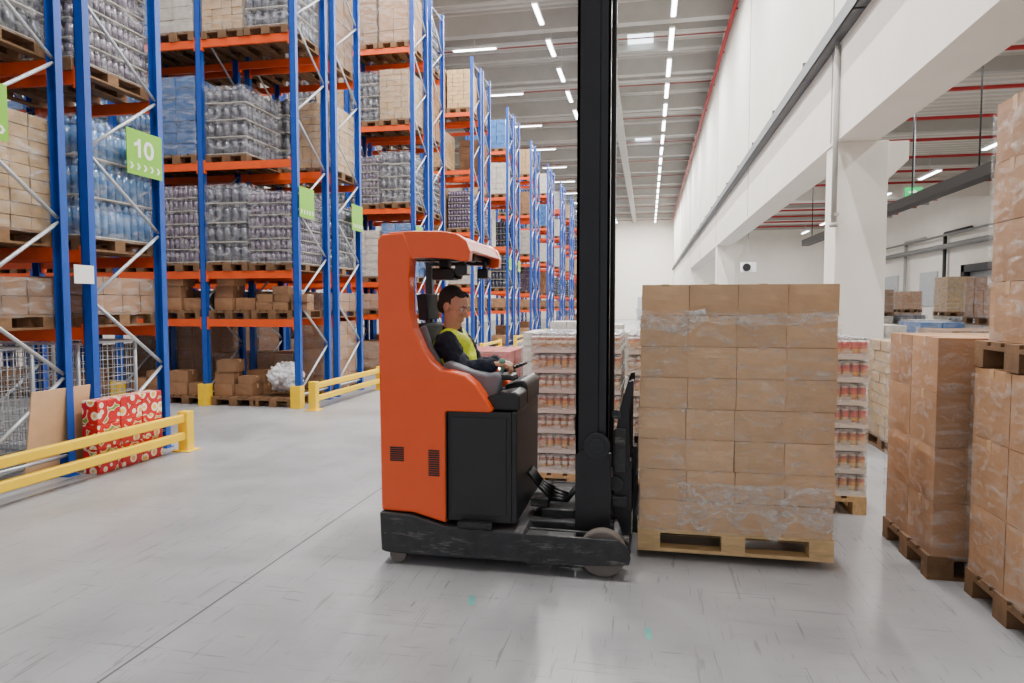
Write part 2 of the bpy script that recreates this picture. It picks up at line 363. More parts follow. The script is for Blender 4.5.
# ------------------------------------------------------------ cartons
def carton_mesh(name,sx,sy,sz,seed,m,tape_axis='X',ins=.002,gap=.005):
    bm=bmesh.new()
    bmesh.ops.create_cube(bm,size=1)
    bmesh.ops.subdivide_edges(bm,edges=bm.edges[:],cuts=5,use_grid_fill=True)
    for v in bm.verts:
        c=v.co.copy(); n=noise.noise(c*2.3+V((seed*7.1,seed,0)))
        e=[abs(abs(c[i])-.5)<1e-4 for i in range(3)]
        if sum(e)==1:
            i=e.index(True); a,b=[c[j] for j in range(3) if j!=i]
            bulge=(.25-a*a)*(.25-b*b)*16
            c[i]+=(1 if c[i]>0 else -1)*(bulge*.004+n*.007*bulge)/ (sx,sy,sz)[i]
        v.co=V((c.x*(sx-gap),c.y*(sy-gap),(c.z+.5)*(sz-.003)))
        if sum(e)>=2:
            k=n*.003; v.co.x*=1-k/sx; v.co.y*=1-k/sy
            v.co.x-=ins*(1 if v.co.x>0 else -1)*e[0]; v.co.y-=ins*(1 if v.co.y>0 else -1)*e[1]
    mb=MB(); mb.bm.free(); mb.bm=bm
    if tape_axis=='X':
        mb.box(-sx/2+.003,sx/2-.003,-.024,.024,sz-.003,sz+.0006,1)
        mb.box(sx/2-.003,sx/2-.0004,-.024,.024,sz-.07,sz-.003,1); mb.box(-sx/2+.0004,-sx/2+.003,-.024,.024,sz-.07,sz-.003,1)
    else:
        mb.box(-.024,.024,-sy/2+.003,sy/2-.003,sz-.003,sz+.0006,1)
        mb.box(-.024,.024,-sy/2+.0004,-sy/2+.003,sz-.07,sz-.003,1)
    return mb.mesh(name,[m,M_tape])
def pallet_mb(lx=1.2,ly=.8,mb=None,z=0):
    mb=mb or MB()
    hx,hy=lx/2,ly/2
    bw=ly*.145/.8
    for i,yy in enumerate((-hy+bw/2,-hy+bw/2+(ly-bw)/4,0,hy-bw/2-(ly-bw)/4,hy-bw/2)):
        w=bw if i%2==0 else bw*.7
        mb.box(-hx,hx,yy-w/2,yy+w/2,z+.122,z+.144)
    for xx in (-hx+.0725,0,hx-.0725):
        mb.box(xx-.0725,xx+.0725,-hy,hy,z+.1,z+.1215)
        for yy,w in ((-hy+.05,.05),(0,.0725),(hy-.05,.05)):
            mb.box(xx-.072,xx+.072,yy-w,yy+w,z+.0225,z+.0995)
    for yy,w in ((-hy+.05,.05),(0,.0725),(hy-.05,.05)):
        mb.box(-hx,hx,yy-w,yy+w,z,z+.022)
    return mb
ME_pal=pallet_mb().mesh('pallet',M_wood); ME_pal2=pallet_mb().mesh('pallet_old',M_wood2)
def mkpallet(loc,label,me=None,rz=0,group='pallets'):
    o=thing('pallet',loc,label,'pallet',group,me or ME_pal); o.rotation_euler=(0,0,rz); return o
def film_shell(lx,ly,z0,z1,seed,grow=.008,ragged=0,nz=16):
    mb=MB(); bm=mb.bm
    hx,hy=lx/2+grow,ly/2+grow; pts=[]; n=14
    for i in range(n): pts.append((-hx+2*hx*i/n,-hy))
    for i in range(n): pts.append((hx,-hy+2*hy*i/n))
    for i in range(n): pts.append((hx-2*hx*i/n,hy))
    for i in range(n): pts.append((-hx,hy-2*hy*i/n))
    rings=[]
    for k in range(nz+1):
        r=[]
        for j,(x,y) in enumerate(pts):
            z=z0+(z1-z0)*k/nz
            if k==nz and ragged: z+=ragged*noise.noise(V((x*5,y*5,seed)))
            if k==0: z+=.02*noise.noise(V((x*6,y*6,seed+3)))
            d=1+.006*noise.noise(V((x*9,y*9,z*9+seed)))
            r.append(bm.verts.new((x*d,y*d,z)))
        rings.append(r)
    m=len(pts)
    for k in range(nz):
        for j in range(m):
            f=bm.faces.new((rings[k][j],rings[k][(j+1)%m],rings[k+1][(j+1)%m],rings[k+1][j])); f.smooth=True
    return mb
def stack(x0,y0,z0,nx,ny,nz,sx,sy,sz,meshes,label,group,jit=.003,topjit=None):
    for k in range(nz):
        for i in range(nx):
            for j in range(ny):
                me=meshes[(i*3+j*5+k*2+random.randint(0,3))%len(meshes)]
                q=topjit if (topjit and k>=nz-2) else jit
                sh=.010 if (topjit and k==nz-1) else 0
                lx=.006*math.sin(k*1.7) if topjit else 0
                o=thing('cardboard_box',(x0+(i+.5)*sx+random.uniform(-q,q)*.5+sh+lx,y0+(j+.5)*sy+random.uniform(-q,q)+sh,z0+k*sz),label,'box',group,me)
                rz=math.pi if random.random()<.5 else 0
                if topjit: rz+=random.uniform(-.014,.014)
                o.rotation_euler=(0,0,rz)
LX0,LY0,LZ=-.045,4.47,.05
mkpallet((LX0+.595,LY0+.4,LZ),'light wooden pallet lifted slightly off the floor under the carton load',group='carried load pallet')
cm=[carton_mesh('cardboard_box_%s'%c,.297,.4,.198,i+1,M_card,'Y' if i%2 else 'X',.0008,.001) for i,c in enumerate('abcd')]
stack(LX0,LY0,LZ+.145,4,2,8,.297,.4,.1985,cm,'plain brown cardboard box stacked on the carried pallet','boxes on the carried pallet',.004,.008)
fs=film_shell(1.195,.8,.0,1.42,3,.013,.10)
o=thing('stretch_film',(LX0+.595,LY0+.4,LZ+.145),'clear crinkled plastic film wrapped around the stacked boxes','plastic wrap',None,fs.mesh('stretch_film',M_film))
M_flap=film_mat('loose_film',.10,.62,scale=13,stretch=(1,1,2),a=.43,bz=.66)
def flap(x0,x1,ztop,zlen,seed,wob=.35,sag=0):
    fl=MB(); g=[]; nx,nz=26,8
    for i in range(nx+1):
        row=[]
        for j in range(nz+1):
            u=i/nx; x=x0+(x1-x0)*u; nn=noise.noise(V((x*7,seed,0)))
            z=ztop-sag*4*u*(1-u)-zlen*j/nz*(1+wob*nn*2)
            y=LY0-.026-.018*noise.noise(V((x*16,z*16,seed)))-.008*j/nz
            row.append(fl.bm.verts.new((x,y,z)))
        g.append(row)
    for i in range(nx):
        for j in range(nz):
            f=fl.bm.faces.new((g[i][j],g[i+1][j],g[i+1][j+1],g[i][j+1])); f.smooth=True
    solid(fl,'loose_film_flap',M_flap,(x0,LY0,ztop),'loose crumpled strip of clear plastic film on the boxes','plastic wrap','loose film strips')
flap(LX0-.03,LX0+.40,1.63,.12,2,.35,.03); flap(LX0+.30,LX0+1.17,1.615,.07,5,.3,.025); flap(LX0+.25,LX0+1.18,.52,.26,9,.4)
AX=1.68
mkpallet((AX+.585,4.84,0),'worn wooden pallet standing on the concrete floor',ME_pal2,group='floor pallets')
cA=[carton_mesh('cardboard_box_tall_%s'%c,.39,.41,.328,i+11,M_card2,'Y' if i%2 else 'X') for i,c in enumerate('abc')]
stack(AX,4.43,.145,3,2,4,.39,.41,.3285,cA,'large brown cardboard box in a film-wrapped pallet stack','boxes on floor pallet')
thing('stretch_film',(AX+.585,4.84,.145),'clear plastic film around the tall brown box stack','plastic wrap','floor stack films',film_shell(1.17,.82,.0,1.30,5,.010,.04).mesh('stretch_film',M_film))
BX=1.82
mkpallet((BX+.59,3.90,0),'worn wooden pallet standing on the concrete floor',ME_pal2,group='floor pallets')
cB=[carton_mesh('cardboard_box_big_%s'%c,.39,.4,.385,i+21,M_card2,'Y' if i%2 else 'X') for i,c in enumerate('abc')]
stack(BX,3.50,.145,3,2,3,.39,.4,.386,cB,'large brown cardboard box at the bottom of a double pallet stack','boxes on lower pallet')
mkpallet((BX+.60,3.90,1.306),'wooden pallet resting on top of the lower box stack',ME_pal2,group='floor pallets')
cC=[carton_mesh('cardboard_box_top_%s'%c,.37,.39,.325,i+31,M_card2,'Y' if i%2 else 'X') for i,c in enumerate('abc')]
stack(BX+.06,3.51,1.452,3,2,4,.37,.39,.326,cC,'brown cardboard box on the upper pallet of a double stack','boxes on upper pallet')
thing('stretch_film',(BX+.585,3.90,.145),'clear plastic film around the lower large boxes','plastic wrap','floor stack films',film_shell(1.17,.8,.0,1.12,8,.010,.03).mesh('stretch_film',M_film))
thing('stretch_film',(BX+.615,3.90,1.452),'clear plastic film around the upper boxes','plastic wrap','floor stack films',film_shell(1.11,.78,.0,1.26,9,.010,.03).mesh('stretch_film',M_film))
# ------------------------------------------------------------ canned drink packs
def pack_template(cm_,tray):
    w,d=.395,.385
    r=thing('drink_can_pack',(0,0,-50),'','pack of cans')
    mb=MB().box(-w/2,w/2,-d/2,d/2,0,.006)
    t=.004
    for a in ((-w/2,w/2,-d/2,-d/2+t),(-w/2,w/2,d/2-t,d/2),(-w/2,-w/2+t,-d/2,d/2),(w/2-t,w/2,-d/2,d/2)): mb.box(*a,.006,.046)
    part(mb,'cardboard_tray',tray,r,local=True)
    c=MB(); n=6; p=.0645
    for i in range(n):
        for j in range(n):
            if 0<i<n-1 and 0<j<n-1: continue
            x=(i-2.5)*p; y=(j-2.5)*.0625
            c.cyl((x,y,.007),(x,y,.012),.026,.0305,10,0); c.cyl((x,y,.012),(x,y,.152),.0305,.0305,10,0); c.cyl((x,y,.152),(x,y,.168),.0305,.025,10,1)
    o=part(c,'drink_cans',[cm_,M_steel],r,local=True); o['kind']='stuff'
    f=MB().box(-w/2-.001,w/2+.001,-d/2-.001,d/2+.001,.03,.172)
    part(f,'shrink_film',M_filmc,r,local=True)
    return r
tr_w=mat('tray_white',(228,225,220),.6,var=.04)
tA=pack_template(M_canA,tr_w); tB=pack_template(M_canB,tr_w); tC=pack_template(M_canC,tr_w)
def canstack(x0,y0,layers,tmpl,labels):
    mkpallet((x0+.4,y0+.6,0),'wooden pallet under stacked drink can packs',ME_pal,math.pi/2,'can stack pallets')
    for k in range(layers):
        for i in range(2):
            for j in range(3):
                q=k%len(tmpl)
                dup(tmpl[q],(x0+.2+.4*i+random.uniform(-.006,.006),y0+.2+.4*j,.145+.18*k),label=labels[q%len(labels)],group='shrink-wrapped can packs')
lg_='shrink-wrapped tray of gold and white drink cans in a pallet stack'
lr_='shrink-wrapped tray of orange and red drink cans in a pallet stack'
canstack(-1.02,6.0,7,[tB,tA],[lg_])
canstack(-.17,5.95,7,[tA,tB],[lg_])
canstack(.90,5.72,7,[tA,tA,tA,tC,tC,tC,tC],[lg_,lg_,lg_,lr_,lr_,lr_,lr_])
kill(tA);kill(tB);kill(tC)
# ------------------------------------------------------------ rack goods templates
def g_bottles(w,d,h,layers,r):
    mb=MB(); lh=h/layers
    mb.box(-w/2+2*r,w/2-2*r,-d/2+2*r,d/2-2*r,0,h-.02,0)
    for k in range(layers):
        z=k*lh
        mb.box(-w/2,w/2,-d/2,d/2,z,z+.012,1)
        nx=int(w/(2*r)); ny=int(d/(2*r))
        for i in range(nx):
            for j in range(ny):
                if 0<i<nx-1 and 0<j<ny-1: continue
                x=-w/2+r+(w-2*r)*i/(nx-1); y=-d/2+r+(d-2*r)*j/(ny-1)
                mb.cyl((x,y,z+.012),(x,y,z+lh*.72),r*.95,r*.95,8,0); mb.cyl((x,y,z+lh*.72),(x,y,z+lh*.97),r*.95,r*.4,8,0)
    return mb
def g_boxes(w,d,h,nx,ny,nz,seed,q=.006):
    rnd=random.Random(seed); mb=MB(); a,b,c=w/nx,d/ny,h/nz
    for k in range(nz):
        for i in range(nx):
            for j in range(ny):
                dx=rnd.uniform(-.006,.006); dy=rnd.uniform(-.006,.006)
                mb.box(-w/2+i*a+q+dx,-w/2+(i+1)*a-q+dx,-d/2+j*b+q+dy,-d/2+(j+1)*b-q+dy,k*c+.002,(k+1)*c-.006)
    return mb
W,D=.74,1.08
def rot90(mb):
    bmesh.ops.rotate(mb.bm,verts=mb.bm.verts,matrix=Matrix.Rotation(math.pi/2,3,'Z')); return mb
TM=[]
def tmpl(goods,mats,h,label):
    r=thing('pallet_load',(0,0,-60),label,'pallet load','goods on the rack shelves')
    part(rot90(pallet_mb(D,W)),'pallet',M_wood2,r,local=True)
    bmesh.ops.translate(goods.bm,verts=goods.bm.verts,vec=(0,0,.146))
    part(goods,'goods',mats,r,local=True)
    part(film_shell(W-.02,D-.02,.12,.146+h,random.randint(0,99),.012,.02,nz=8),'stretch_film',M_film1,r,local=True)
    TM.append(r); return r
tmpl(g_bottles(W-.03,D-.03,1.2,4,.06),[M_bottle,M_sep],1.2,'film-wrapped pallet load of dark bottles in four layers')
tmpl(g_bottles(W-.03,D-.03,1.2,3,.05),[M_bottleb,M_sep],1.2,'film-wrapped pallet load of blue water bottles')
tmpl(g_boxes(W-.03,D-.03,1.2,2,3,5,1),[M_card3],1.2,'film-wrapped pallet load of brown cartons')
tmpl(g_bottles(W-.03,D-.03,1.25,6,.04),[M_purple,M_sep],1.25,'film-wrapped pallet load of purple-grey cans in layers')
tmpl(g_boxes(W-.03,D-.03,1.15,2,3,6,2),[M_whitepk],1.15,'film-wrapped pallet load of pale packs')
tmpl(g_boxes(W-.03,D-.03,1.2,2,3,7,3),[M_bluepk],1.2,'film-wrapped pallet load of blue packs')
tmpl(g_boxes(W-.03,D-.03,.36,3,4,2,4),[M_card3],.36,'low pallet load of small brown cartons')
tmpl(g_boxes(W-.03,D-.03,.9,3,3,5,5),[M_redpk],.9,'film-wrapped pallet load of red packs')
tmpl(g_boxes(W-.03,D-.03,.7,2,3,3,6),[M_card3],.7,'half-height pallet load of brown cartons')
tmpl(g_boxes(W-.03,D-.03,1.1,4,5,9,7,.004),[mat('pack_tan',(182,150,108),.5,var=.2,scale=12,rnd=.2)],1.1,'film-wrapped pallet load of small tan packs')
FAR=[]
for r in TM:
    bm=bmesh.new()
    me=bpy.data.meshes.new('pallet_load_far')
    mats=[M_wood2]
    for c in r.children:
        if c.name.startswith('stretch'): continue
        n0=len(bm.faces); bm.from_mesh(c.data); bm.faces.ensure_lookup_table()
        off=0 if c.name.startswith('pallet') else 1
        for f in bm.faces[n0:]: f.material_index+=off
        if off:
            for m in c.data.materials: mats.append(m)
    bm.to_mesh(me); bm.free()
    for m in mats: me.materials.append(m)
    FAR.append((me,r['label']))
# ------------------------------------------------------------ racks
TOP=9.4; BAY=1.65; XE=-5.485; RD=1.1
LEV=[1.42,2.2,3.95,5.9,7.7]
def frame_mesh():
    mb=MB()
    for y in (0,RD):
        s=1 if y==0 else -1
        yy=y+s*.04
        if s>0: mb.box(-.05,.05,yy-.04,yy-.032,.01,TOP)
        else: mb.box(-.05,.05,yy+.032,yy+.04,.01,TOP)
        mb.box(-.05,-.043,yy-.04,yy+.04,.01,TOP); mb.box(.043,.05,yy-.04,yy+.04,.01,TOP)
        mb.box(-.07,.07,yy-.06,yy+.06,0,.012)
    return mb.mesh('upright_frame',M_blue)
def brace_mesh():
    mb=MB(); z=.25; k=0
    while z+.75<TOP:
        a,b=(.06,RD-.06) if k%2==0 else (RD-.06,.06)
        mb.cyl((0,a,z),(0,b,z+.70),.018,.018,6)
        z+=.74; k+=1
    for z in (.2,TOP-.15): mb.cyl((0,.05,z),(0,RD-.05,z),.017,.017,6)
    return mb.mesh('frame_brace',M_galv)
ME_fr=frame_mesh(); ME_br=brace_mesh()
mb=MB().box(-BAY+.055,-.055,-.022,.022,-.12,0).box(-.075,-.052,-.03,.03,-.17,.04).box(-BAY+.052,-BAY+.075,-.03,.03,-.17,.04)
ME_bm=mb.mesh('rack_beam',M_rorange)
def rack(y0,nb,label):
    r=thing('pallet_rack',(XE,y0,0),label,'storage rack','pallet racks')
    for i in range(nb+1):
        f=bpy.data.objects.new('upright_frame',ME_fr); link(f,r); f.location=(-i*BAY,0,0)
        b=bpy.data.objects.new('frame_brace',ME_br); link(b,f); b['label']='galvanised diagonal bracing'
        if i<nb:
            for z in LEV:
                for y in (.03,RD-.03):
                    q=bpy.data.objects.new('rack_beam',ME_bm); link(q,r); q.location=(-i*BAY,y,z)
    return r
rk='tall blue and orange steel pallet rack filled with wrapped goods'
nrows=13
def near_fill(y0,bays,choose):
    for i in range(bays):
        for L,z in enumerate([0]+LEV):
            for s,dx in enumerate((-.44,-1.21)):
                t=choose(i,L,s)
                if t is None: continue
                dup(TM[t],(XE-i*BAY+dx,y0+RD/2+random.uniform(-.04,.04),z+.001),group='goods on the rack shelves',sz=random.choice((1,.96,1.04,.9)))
def far_fill(y0,cols):
    for L,z in enumerate([0]+LEV):
        for s in cols:
            t=6 if L==1 else random.choice([2,9,4,0,0,3,5,2,4])
            if L==0: t=random.choice([8,6,8,6])
            if (L==0 and random.random()<.2) or (L>1 and random.random()<.12): continue
            me,lab=FAR[t]
            o=thing('pallet_load',(XE+(-.44,-1.21)[s],y0+RD/2,z+.001),lab,'pallet load','goods on the rack shelves',me)
            o.scale=(1,1,random.uniform(.82,1.08) if L!=1 else 1)
for k in range(nrows):
    ya=4.46+5.54*k+(.05 if k==0 else 0); yb=ya+1.37-(.02 if k==0 else 0)
    nb={0:2,1:5,2:4,3:3}.get(k,1)
    rack(ya,nb,rk); rack(yb,nb,rk)
    if k==0:
        near_fill(ya,1,lambda i,L,s:{0:None,1:6,2:9,3:0,4:2,5:4}[L])
        near_fill(yb,1,lambda i,L,s:{0:None,1:None if s else 6,2:1,3:(3,0)[s],4:5,5:2}[L])
    elif k==1:
        near_fill(ya,4,lambda i,L,s:{0:None,1:None,2:(0,0,9,0)[i] if s else (3,3,0,4)[i],3:(0,1,3,0)[i] if s else (None,5,1,5)[i],4:(9,5,0,1)[i] if s else (0,4,0,1)[i],5:2}[L])
        near_fill(yb,4,lambda i,L,s:{0:8 if (i+s)%2 else 2,1:6,2:(0,4)[s],3:0 if s else 9,4:(2,4)[s],5:4}[L])
    elif k==2:
        near_fill(ya,2,lambda i,L,s:{0:8,1:6,2:(5,4)[s],3:(0,3)[s],4:(9,0)[s],5:2}[L])
        far_fill(yb,(0,1))
        for i in (2,3):
            for s in (0,1): dup(TM[2],(XE-i*BAY+(-.44,-1.21)[s],ya+.55,.001),group='goods on the rack shelves')
    elif k<6:
        far_fill(ya,(0,1)); far_fill(yb,(0,))
    else:
        far_fill(ya,(0,)); far_fill(yb,(0,))
def ld(t,x,y,z=.001,rz=0):
    dup(TM[t],(x,y,z),rz,group='pallet loads on the floor')
for t,x,y in ((7,-2.1,9.2),(4,-1.25,9.3),(4,-.35,9.6),(9,.5,9.6),(9,2.0,9.4),(4,1.2,12.5),(2,2.1,13.2),(7,.2,12.6),(4,-.8,13.0),(4,-1.7,15),(2,1.5,17),(4,.4,19),
                 (9,2.98,8.4),(2,3.9,9.5),(4,4.9,9.6),(0,5.9,9.4),(4,4.1,13.6),(5,5.1,13.8),(4,6.1,13.5),(2,7.2,13.4),(2,4.4,18.5),(4,5.4,18.6),(4,6.6,18.2),(0,7.8,18.6),(4,9.0,18.0),(2,10.2,18.4),(4,8.2,12.0),(2,9.2,12.4),
                 (2,6.4,24),(4,7.3,24.2),(0,8.2,24),(4,9.6,24.3),(8,8.0,30),(0,9.0,30.2),(2,10.2,30),(2,11.2,27),(2,3.1,20),(0,3.2,25),(4,4.4,33),(2,5.4,33.2)):
    ld(t,x,y)
for t,x,y,z in ((8,7.3,24.2,1.30),(9,9.6,24.3,1.30),(8,10.2,30,1.35),(8,6.1,13.5,1.30)):
    ld(t,x,y,z)
for r in TM: kill(r)
# ------------------------------------------------------------ small cartons in racks
sm=[carton_mesh('small_carton_%s'%c,.34,.3,.2,i+41,M_card3) for i,c in enumerate('ab')]
sm2=[carton_mesh('low_carton',.28,.26,.13,51,M_card3)]
def pile(x,y,z,lst,grp):
    for dx,dy,dz,m in lst:
        me=(sm+sm2)[m]; o=thing('cardboard_box',(x+dx,y+dy,z+dz),'small brown carton stacked loosely in the rack','box',grp,me); o.rotation_euler=(0,0,random.uniform(-.1,.1))
P1=[(0,0,0,0),(.37,.02,0,1),(0,.02,.2,1),(.05,0,.4,0),(.4,0,.2,2)]
P2=[(0,0,0,2),(.3,0,0,2),(.6,.03,0,2),(.02,0,.13,2),(.33,0,.13,2),(.62,0,.13,2),(.3,0,.26,2)]
for i in range(4):
    xb=XE-i*BAY
    for s,dx in enumerate((-.44,-1.21)):
        p=mkpallet((xb+dx,10.55,1.421),'wooden pallet on the low rack beam',ME_pal2,math.pi/2,'low shelf pallets'); p.scale=(.9,.9,1)
        pile(xb+dx-.18,10.2+.1*s,1.421+.146,(P1[:4] if (i+s)%2 else P2),'small cartons on the low shelf')
mkpallet((XE-1.16,10.6,0),'wooden pallet on the floor under the rack',ME_pal2,math.pi/2,'rack floor pallets')
pile(XE-1.40,10.25,.146,P1+[(.0,.35,0,0),(.37,.35,0,1),(.37,.35,.2,0)],'cartons under the rack')
p=mkpallet((XE-.45,10.6,0),'wooden pallet on the floor under the rack',ME_pal2,math.pi/2,'rack floor pallets'); p.scale=(1,.85,1)
bg=MB()
for i in range(14): bg.ball((XE-.45+random.uniform(-.24,.24),10.33+random.uniform(-.15,.22),.29+random.uniform(0,.30)),(random.uniform(.12,.18),random.uniform(.1,.16),random.uniform(.10,.15)))
bme=fuse(bg,'plastic_bag_bundle',M_bag,.02,2)
nrm=[v_.normal.copy() for v_ in bme.vertices]
for v_,nn in zip(bme.vertices,nrm):
    n_=noise.noise(v_.co*9)+.6*noise.noise(v_.co*21); v_.co+=nn*(.075*abs(n_)-.03)
    v_.co.z=max(v_.co.z,.15)
for p_ in bme.polygons: p_.use_smooth=False
bme.transform(Matrix.Translation((-(XE-.45),-10.4,-.15)))
thing('plastic_bag_bundle',(XE-.45,10.4,.15),'crumpled bundle of white plastic bags on a pallet','plastic bags',mesh=bme)
for i in (1,2,3):
    for s,dx in enumerate((-.44,-1.21)):
        p=mkpallet((XE-i*BAY+dx,10.6,0),'wooden pallet on the floor under the rack',ME_pal2,math.pi/2,'rack floor pallets'); p.scale=(.9,.9,1)
        pile(XE-i*BAY+dx-.17,10.25,.146,(P2 if s else P1[:3]),'cartons under the rack')
def cage(x0,x1,y0,y1):
    r=thing('wire_mesh_cage',((x0+x1)/2,(y0+y1)/2,0),'grey steel wire mesh cage container standing under the rack','mesh cage','mesh cages')
    f=MB()
    for x in (x0,x1):
        for y in (y0,y1): f.cyl((x,y,0),(x,y,1.25),.02,.02,8)
    for z in (.12,1.25): f.path([(x0,y0,z),(x1,y0,z),(x1,y1,z),(x0,y1,z),(x0,y0,z)],.015)
    part(f,'cage_frame',M_galv,r)
    w=MB(); n=12
    for i in range(1,n):
        x=x0+(x1-x0)*i/n; y=y0+(y1-y0)*i/n; z=.12+1.13*i/n
        for yy in (y0,y1): w.cyl((x,yy,.12),(x,yy,1.25),.004,.004,4); w.cyl((x0,yy,z),(x1,yy,z),.004,.004,4)
        for xx in (x0,x1): w.cyl((xx,y,.12),(xx,y,1.25),.004,.004,4); w.cyl((xx,y0,z),(xx,y1,z),.004,.004,4)
    part(w,'wire_mesh',M_galv,r)
    part(MB().box(x0,x1,y0,y1,.10,.12),'base_plate',M_galv,r)
cage(-6.85,-5.7,4.66,5.42); cage(-6.85,-5.75,6.0,6.8)
for i in range(3):
    for k in range(3):
        y=5.66+.30*i
        solid(MB().box(-5.40,-5.22,y,y+.29,.001+.24*k,.238+.24*k),'food_carton',[M_redprint],(-5.31+.03*i,y+.145+.05*k,.001+.21*k),'red printed food carton with bowl pictures','food carton','red food cartons',.006)
cs=MB().box(0,.012,0,.66,0,.86,0,Matrix.Translation((-5.57,5.16,.01))@Matrix.Rotation(.14,4,'Y'))
solid(cs,'cardboard_sheet',M_card,(-5.5,5.5,.01),'flattened brown cardboard sheet leaning beside red cartons','cardboard')
def guard(y0,y1):
    x=-5.13
    r=thing('rack_guard',(x,(y0+y1)/2,0),'yellow steel two-rail impact guard protecting the rack end','safety barrier','yellow rack guards')
    for y in (y0,y1):
        part(MB().box(x-.06,x+.06,y-.06,y+.06,.012,.45).box(x-.11,x+.11,y-.11,y+.11,0,.012),'guard_post',M_yellow,r,.01)
    for z in (.13,.33):
        part(MB().box(x-.035,x+.035,y0+.06,y1-.06,z,z+.09),'guard_rail',M_yellow,r,.012)
guard(3.6,6.82); guard(9.85,12.55)
for k in range(2,6): guard(9.85+5.54*(k-1),12.55+5.54*(k-1))
for x in (XE,XE-BAY,XE-2*BAY):
    y=10.0
    solid(MB().box(x-.085,x+.085,y-.09,y-.06,0,.36).box(x-.085,x-.06,y-.06,y+.06,0,.36).box(x+.06,x+.085,y-.06,y+.06,0,.36),'post_protector',M_yellow,(x,y-.05,0),'yellow steel foot guard around a blue rack post','post guard','rack post protectors',.005)
def sign(y0,y1,z0,z1,ten):
    x=XE+.075
    r=thing('aisle_sign',(x,(y0+y1)/2,z0),('green aisle sign reading 10 with white chevrons' if ten else 'green aisle sign with white chevrons')+' on the blue rack','sign','aisle signs')
    part(MB().box(x-.008,x,y0,y1,z0,z1),'sign_panel',M_greenS,r)
    part(MB().box(x-.03,x-.008,y0,y1,z0+.1,z0+.13).box(x-.03,x-.008,y0,y1,z1-.13,z1-.1),'bracket',M_galv,r)
    if ten:
        n=MB(); a=y0+.11; zb=z0+.19; h=.20
        n.prism([(a+.05,zb),(a+.09,zb),(a+.09,zb+h),(a+.06,zb+h),(a+.045,zb+h-.03),(a-.005,zb+h-.055),(a-.005,zb+h-.09),(a+.05,zb+h-.07)],x+.0005,x+.002,axis='X')
        cy=y0+.325; cz=zb+h/2; N_=24
        for i in range(N_):
            t0=2*math.pi*i/N_; t1=2*math.pi*(i+1)/N_
            def e(t,ry,rz): return (cy+ry*math.cos(t),cz+rz*math.sin(t))
            n.prism([e(t0,.078,h/2),e(t1,.078,h/2),e(t1,.036,h/2-.038),e(t0,.036,h/2-.038)],x+.0005,x+.002,axis='X')
        part(n,'sign_number',M_white,r)
    ch=MB(); w=(y1-y0)
    for i in range(5):
        yy=y0+.07*w+i*.19*w; zz=z0+.09; t=.028; a=.035
        ch.prism([(yy,zz+a),(yy+t,zz+a),(yy+t+a*.8,zz),(yy+t,zz-a),(yy,zz-a),(yy+a*.8,zz)],x+.0005,x+.002,axis='X')
    part(ch,'chevron_mark',M_white,r)
sign(6.37,6.9,3.05,3.53,True); sign(4.5,5.0,3.05,3.53,False)
for k in range(1,5):
    sign(10.02+5.54*(k-1),10.5+5.54*(k-1),3.05,3.53,False); sign(11.97+5.54*(k-1),12.45+5.54*(k-1),3.05,3.53,False)
solid(MB().box(XE+.052,XE+.056,5.66,5.90,1.86,2.04),'paper_notice',M_white,(XE+.05,5.75,1.86),'small white paper notice fixed to the blue rack post','notice')
for x,y,a in ((-.95,3.62,.2),(.02,3.42,.1),(-1.35,2.55,.5)):
    m=Matrix.Translation((x,y,0))@Matrix.Rotation(a,4,'Z')
    solid(MB().box(-.015,.015,-.06,.06,.0005,.0015,0,m),'floor_tape_mark',M_teal,(x,y,0),'small worn teal tape mark on the floor','floor marking','floor tape marks')
# ------------------------------------------------------------ reach truck
T=thing('reach_truck',(-.87,4.70,0),'orange and black ride-on reach truck carrying a pallet of boxes','forklift truck')
ch=MB().prism([(-1.66,.08),(-1.67,.33),(-1.45,.32),(-1.24,.262),(-.74,.252),(-.70,.20),(-.70,.07),(-1.45,.065),(-1.62,.07)],4.05,5.35)
part(ch,'chassis',M_dgrey,T,.012)
for s,(ya,yb) in enumerate(((4.05,4.19),(5.21,5.35))):
    lg=MB(); prof=[(-.72,.06),(-.72,.25),(-.16,.245),(-.105,.21),(-.085,.14),(-.095,.10),(-.20,.085)]
    lg.prism(prof,ya,ya+.025); lg.prism(prof,yb-.025,yb); lg.box(-.72,-.42,ya+.02,yb-.02,.07,.24)
    part(lg,'straddle_leg',M_dgrey,T,.006)
    w=MB().cyl((-.255,ya+.03,.145),(-.255,yb-.03,.145),.144,.144,36)
    wo=part(w,'load_wheel',M_rubber,T,.012)
    hb=MB().cyl((-.255,ya-.006,.145),(-.255,yb+.006,.145),.04,.04,20); part(hb,'wheel_hub',M_dgrey,wo,.004)
for y in (4.11,5.2):
    part(MB().cyl((-1.555,y-.04,.056),(-1.555,y+.04,.056),.055,.055,24),'castor_wheel',M_rubber,T,.006)
part(MB().cyl((-1.2,4.66,.11),(-1.2,4.74,.11),.11,.11,28),'drive_wheel',M_rubber,T,.008)
prof=[(-1.665,.335),(-1.672,1.0),(-1.678,1.9),(-1.674,2.06),(-1.65,2.095),(-1.50,2.105),(-1.455,1.985),(-1.468,1.80),(-1.465,1.62),(-1.44,1.50),(-1.39,1.39),(-1.33,1.30),(-1.27,1.248),(-1.19,1.235),(-1.11,1.215),(-1.04,1.16),(-.97,1.06),(-.93,.995),(-.95,.985),(-1.235,.985),(-1.235,.275),(-1.45,.33)]
bs=MB().prism(prof,4.075,4.20)
sh=part(bs,'body_shell',M_orange,T,.014,3)
bb=MB().box(-1.665,-1.58,4.20,5.24,.335,1.50).box(-1.58,-1.25,4.20,5.24,.335,.88)
part(bb,'rear_body_panel',M_orange,T,.02,3)
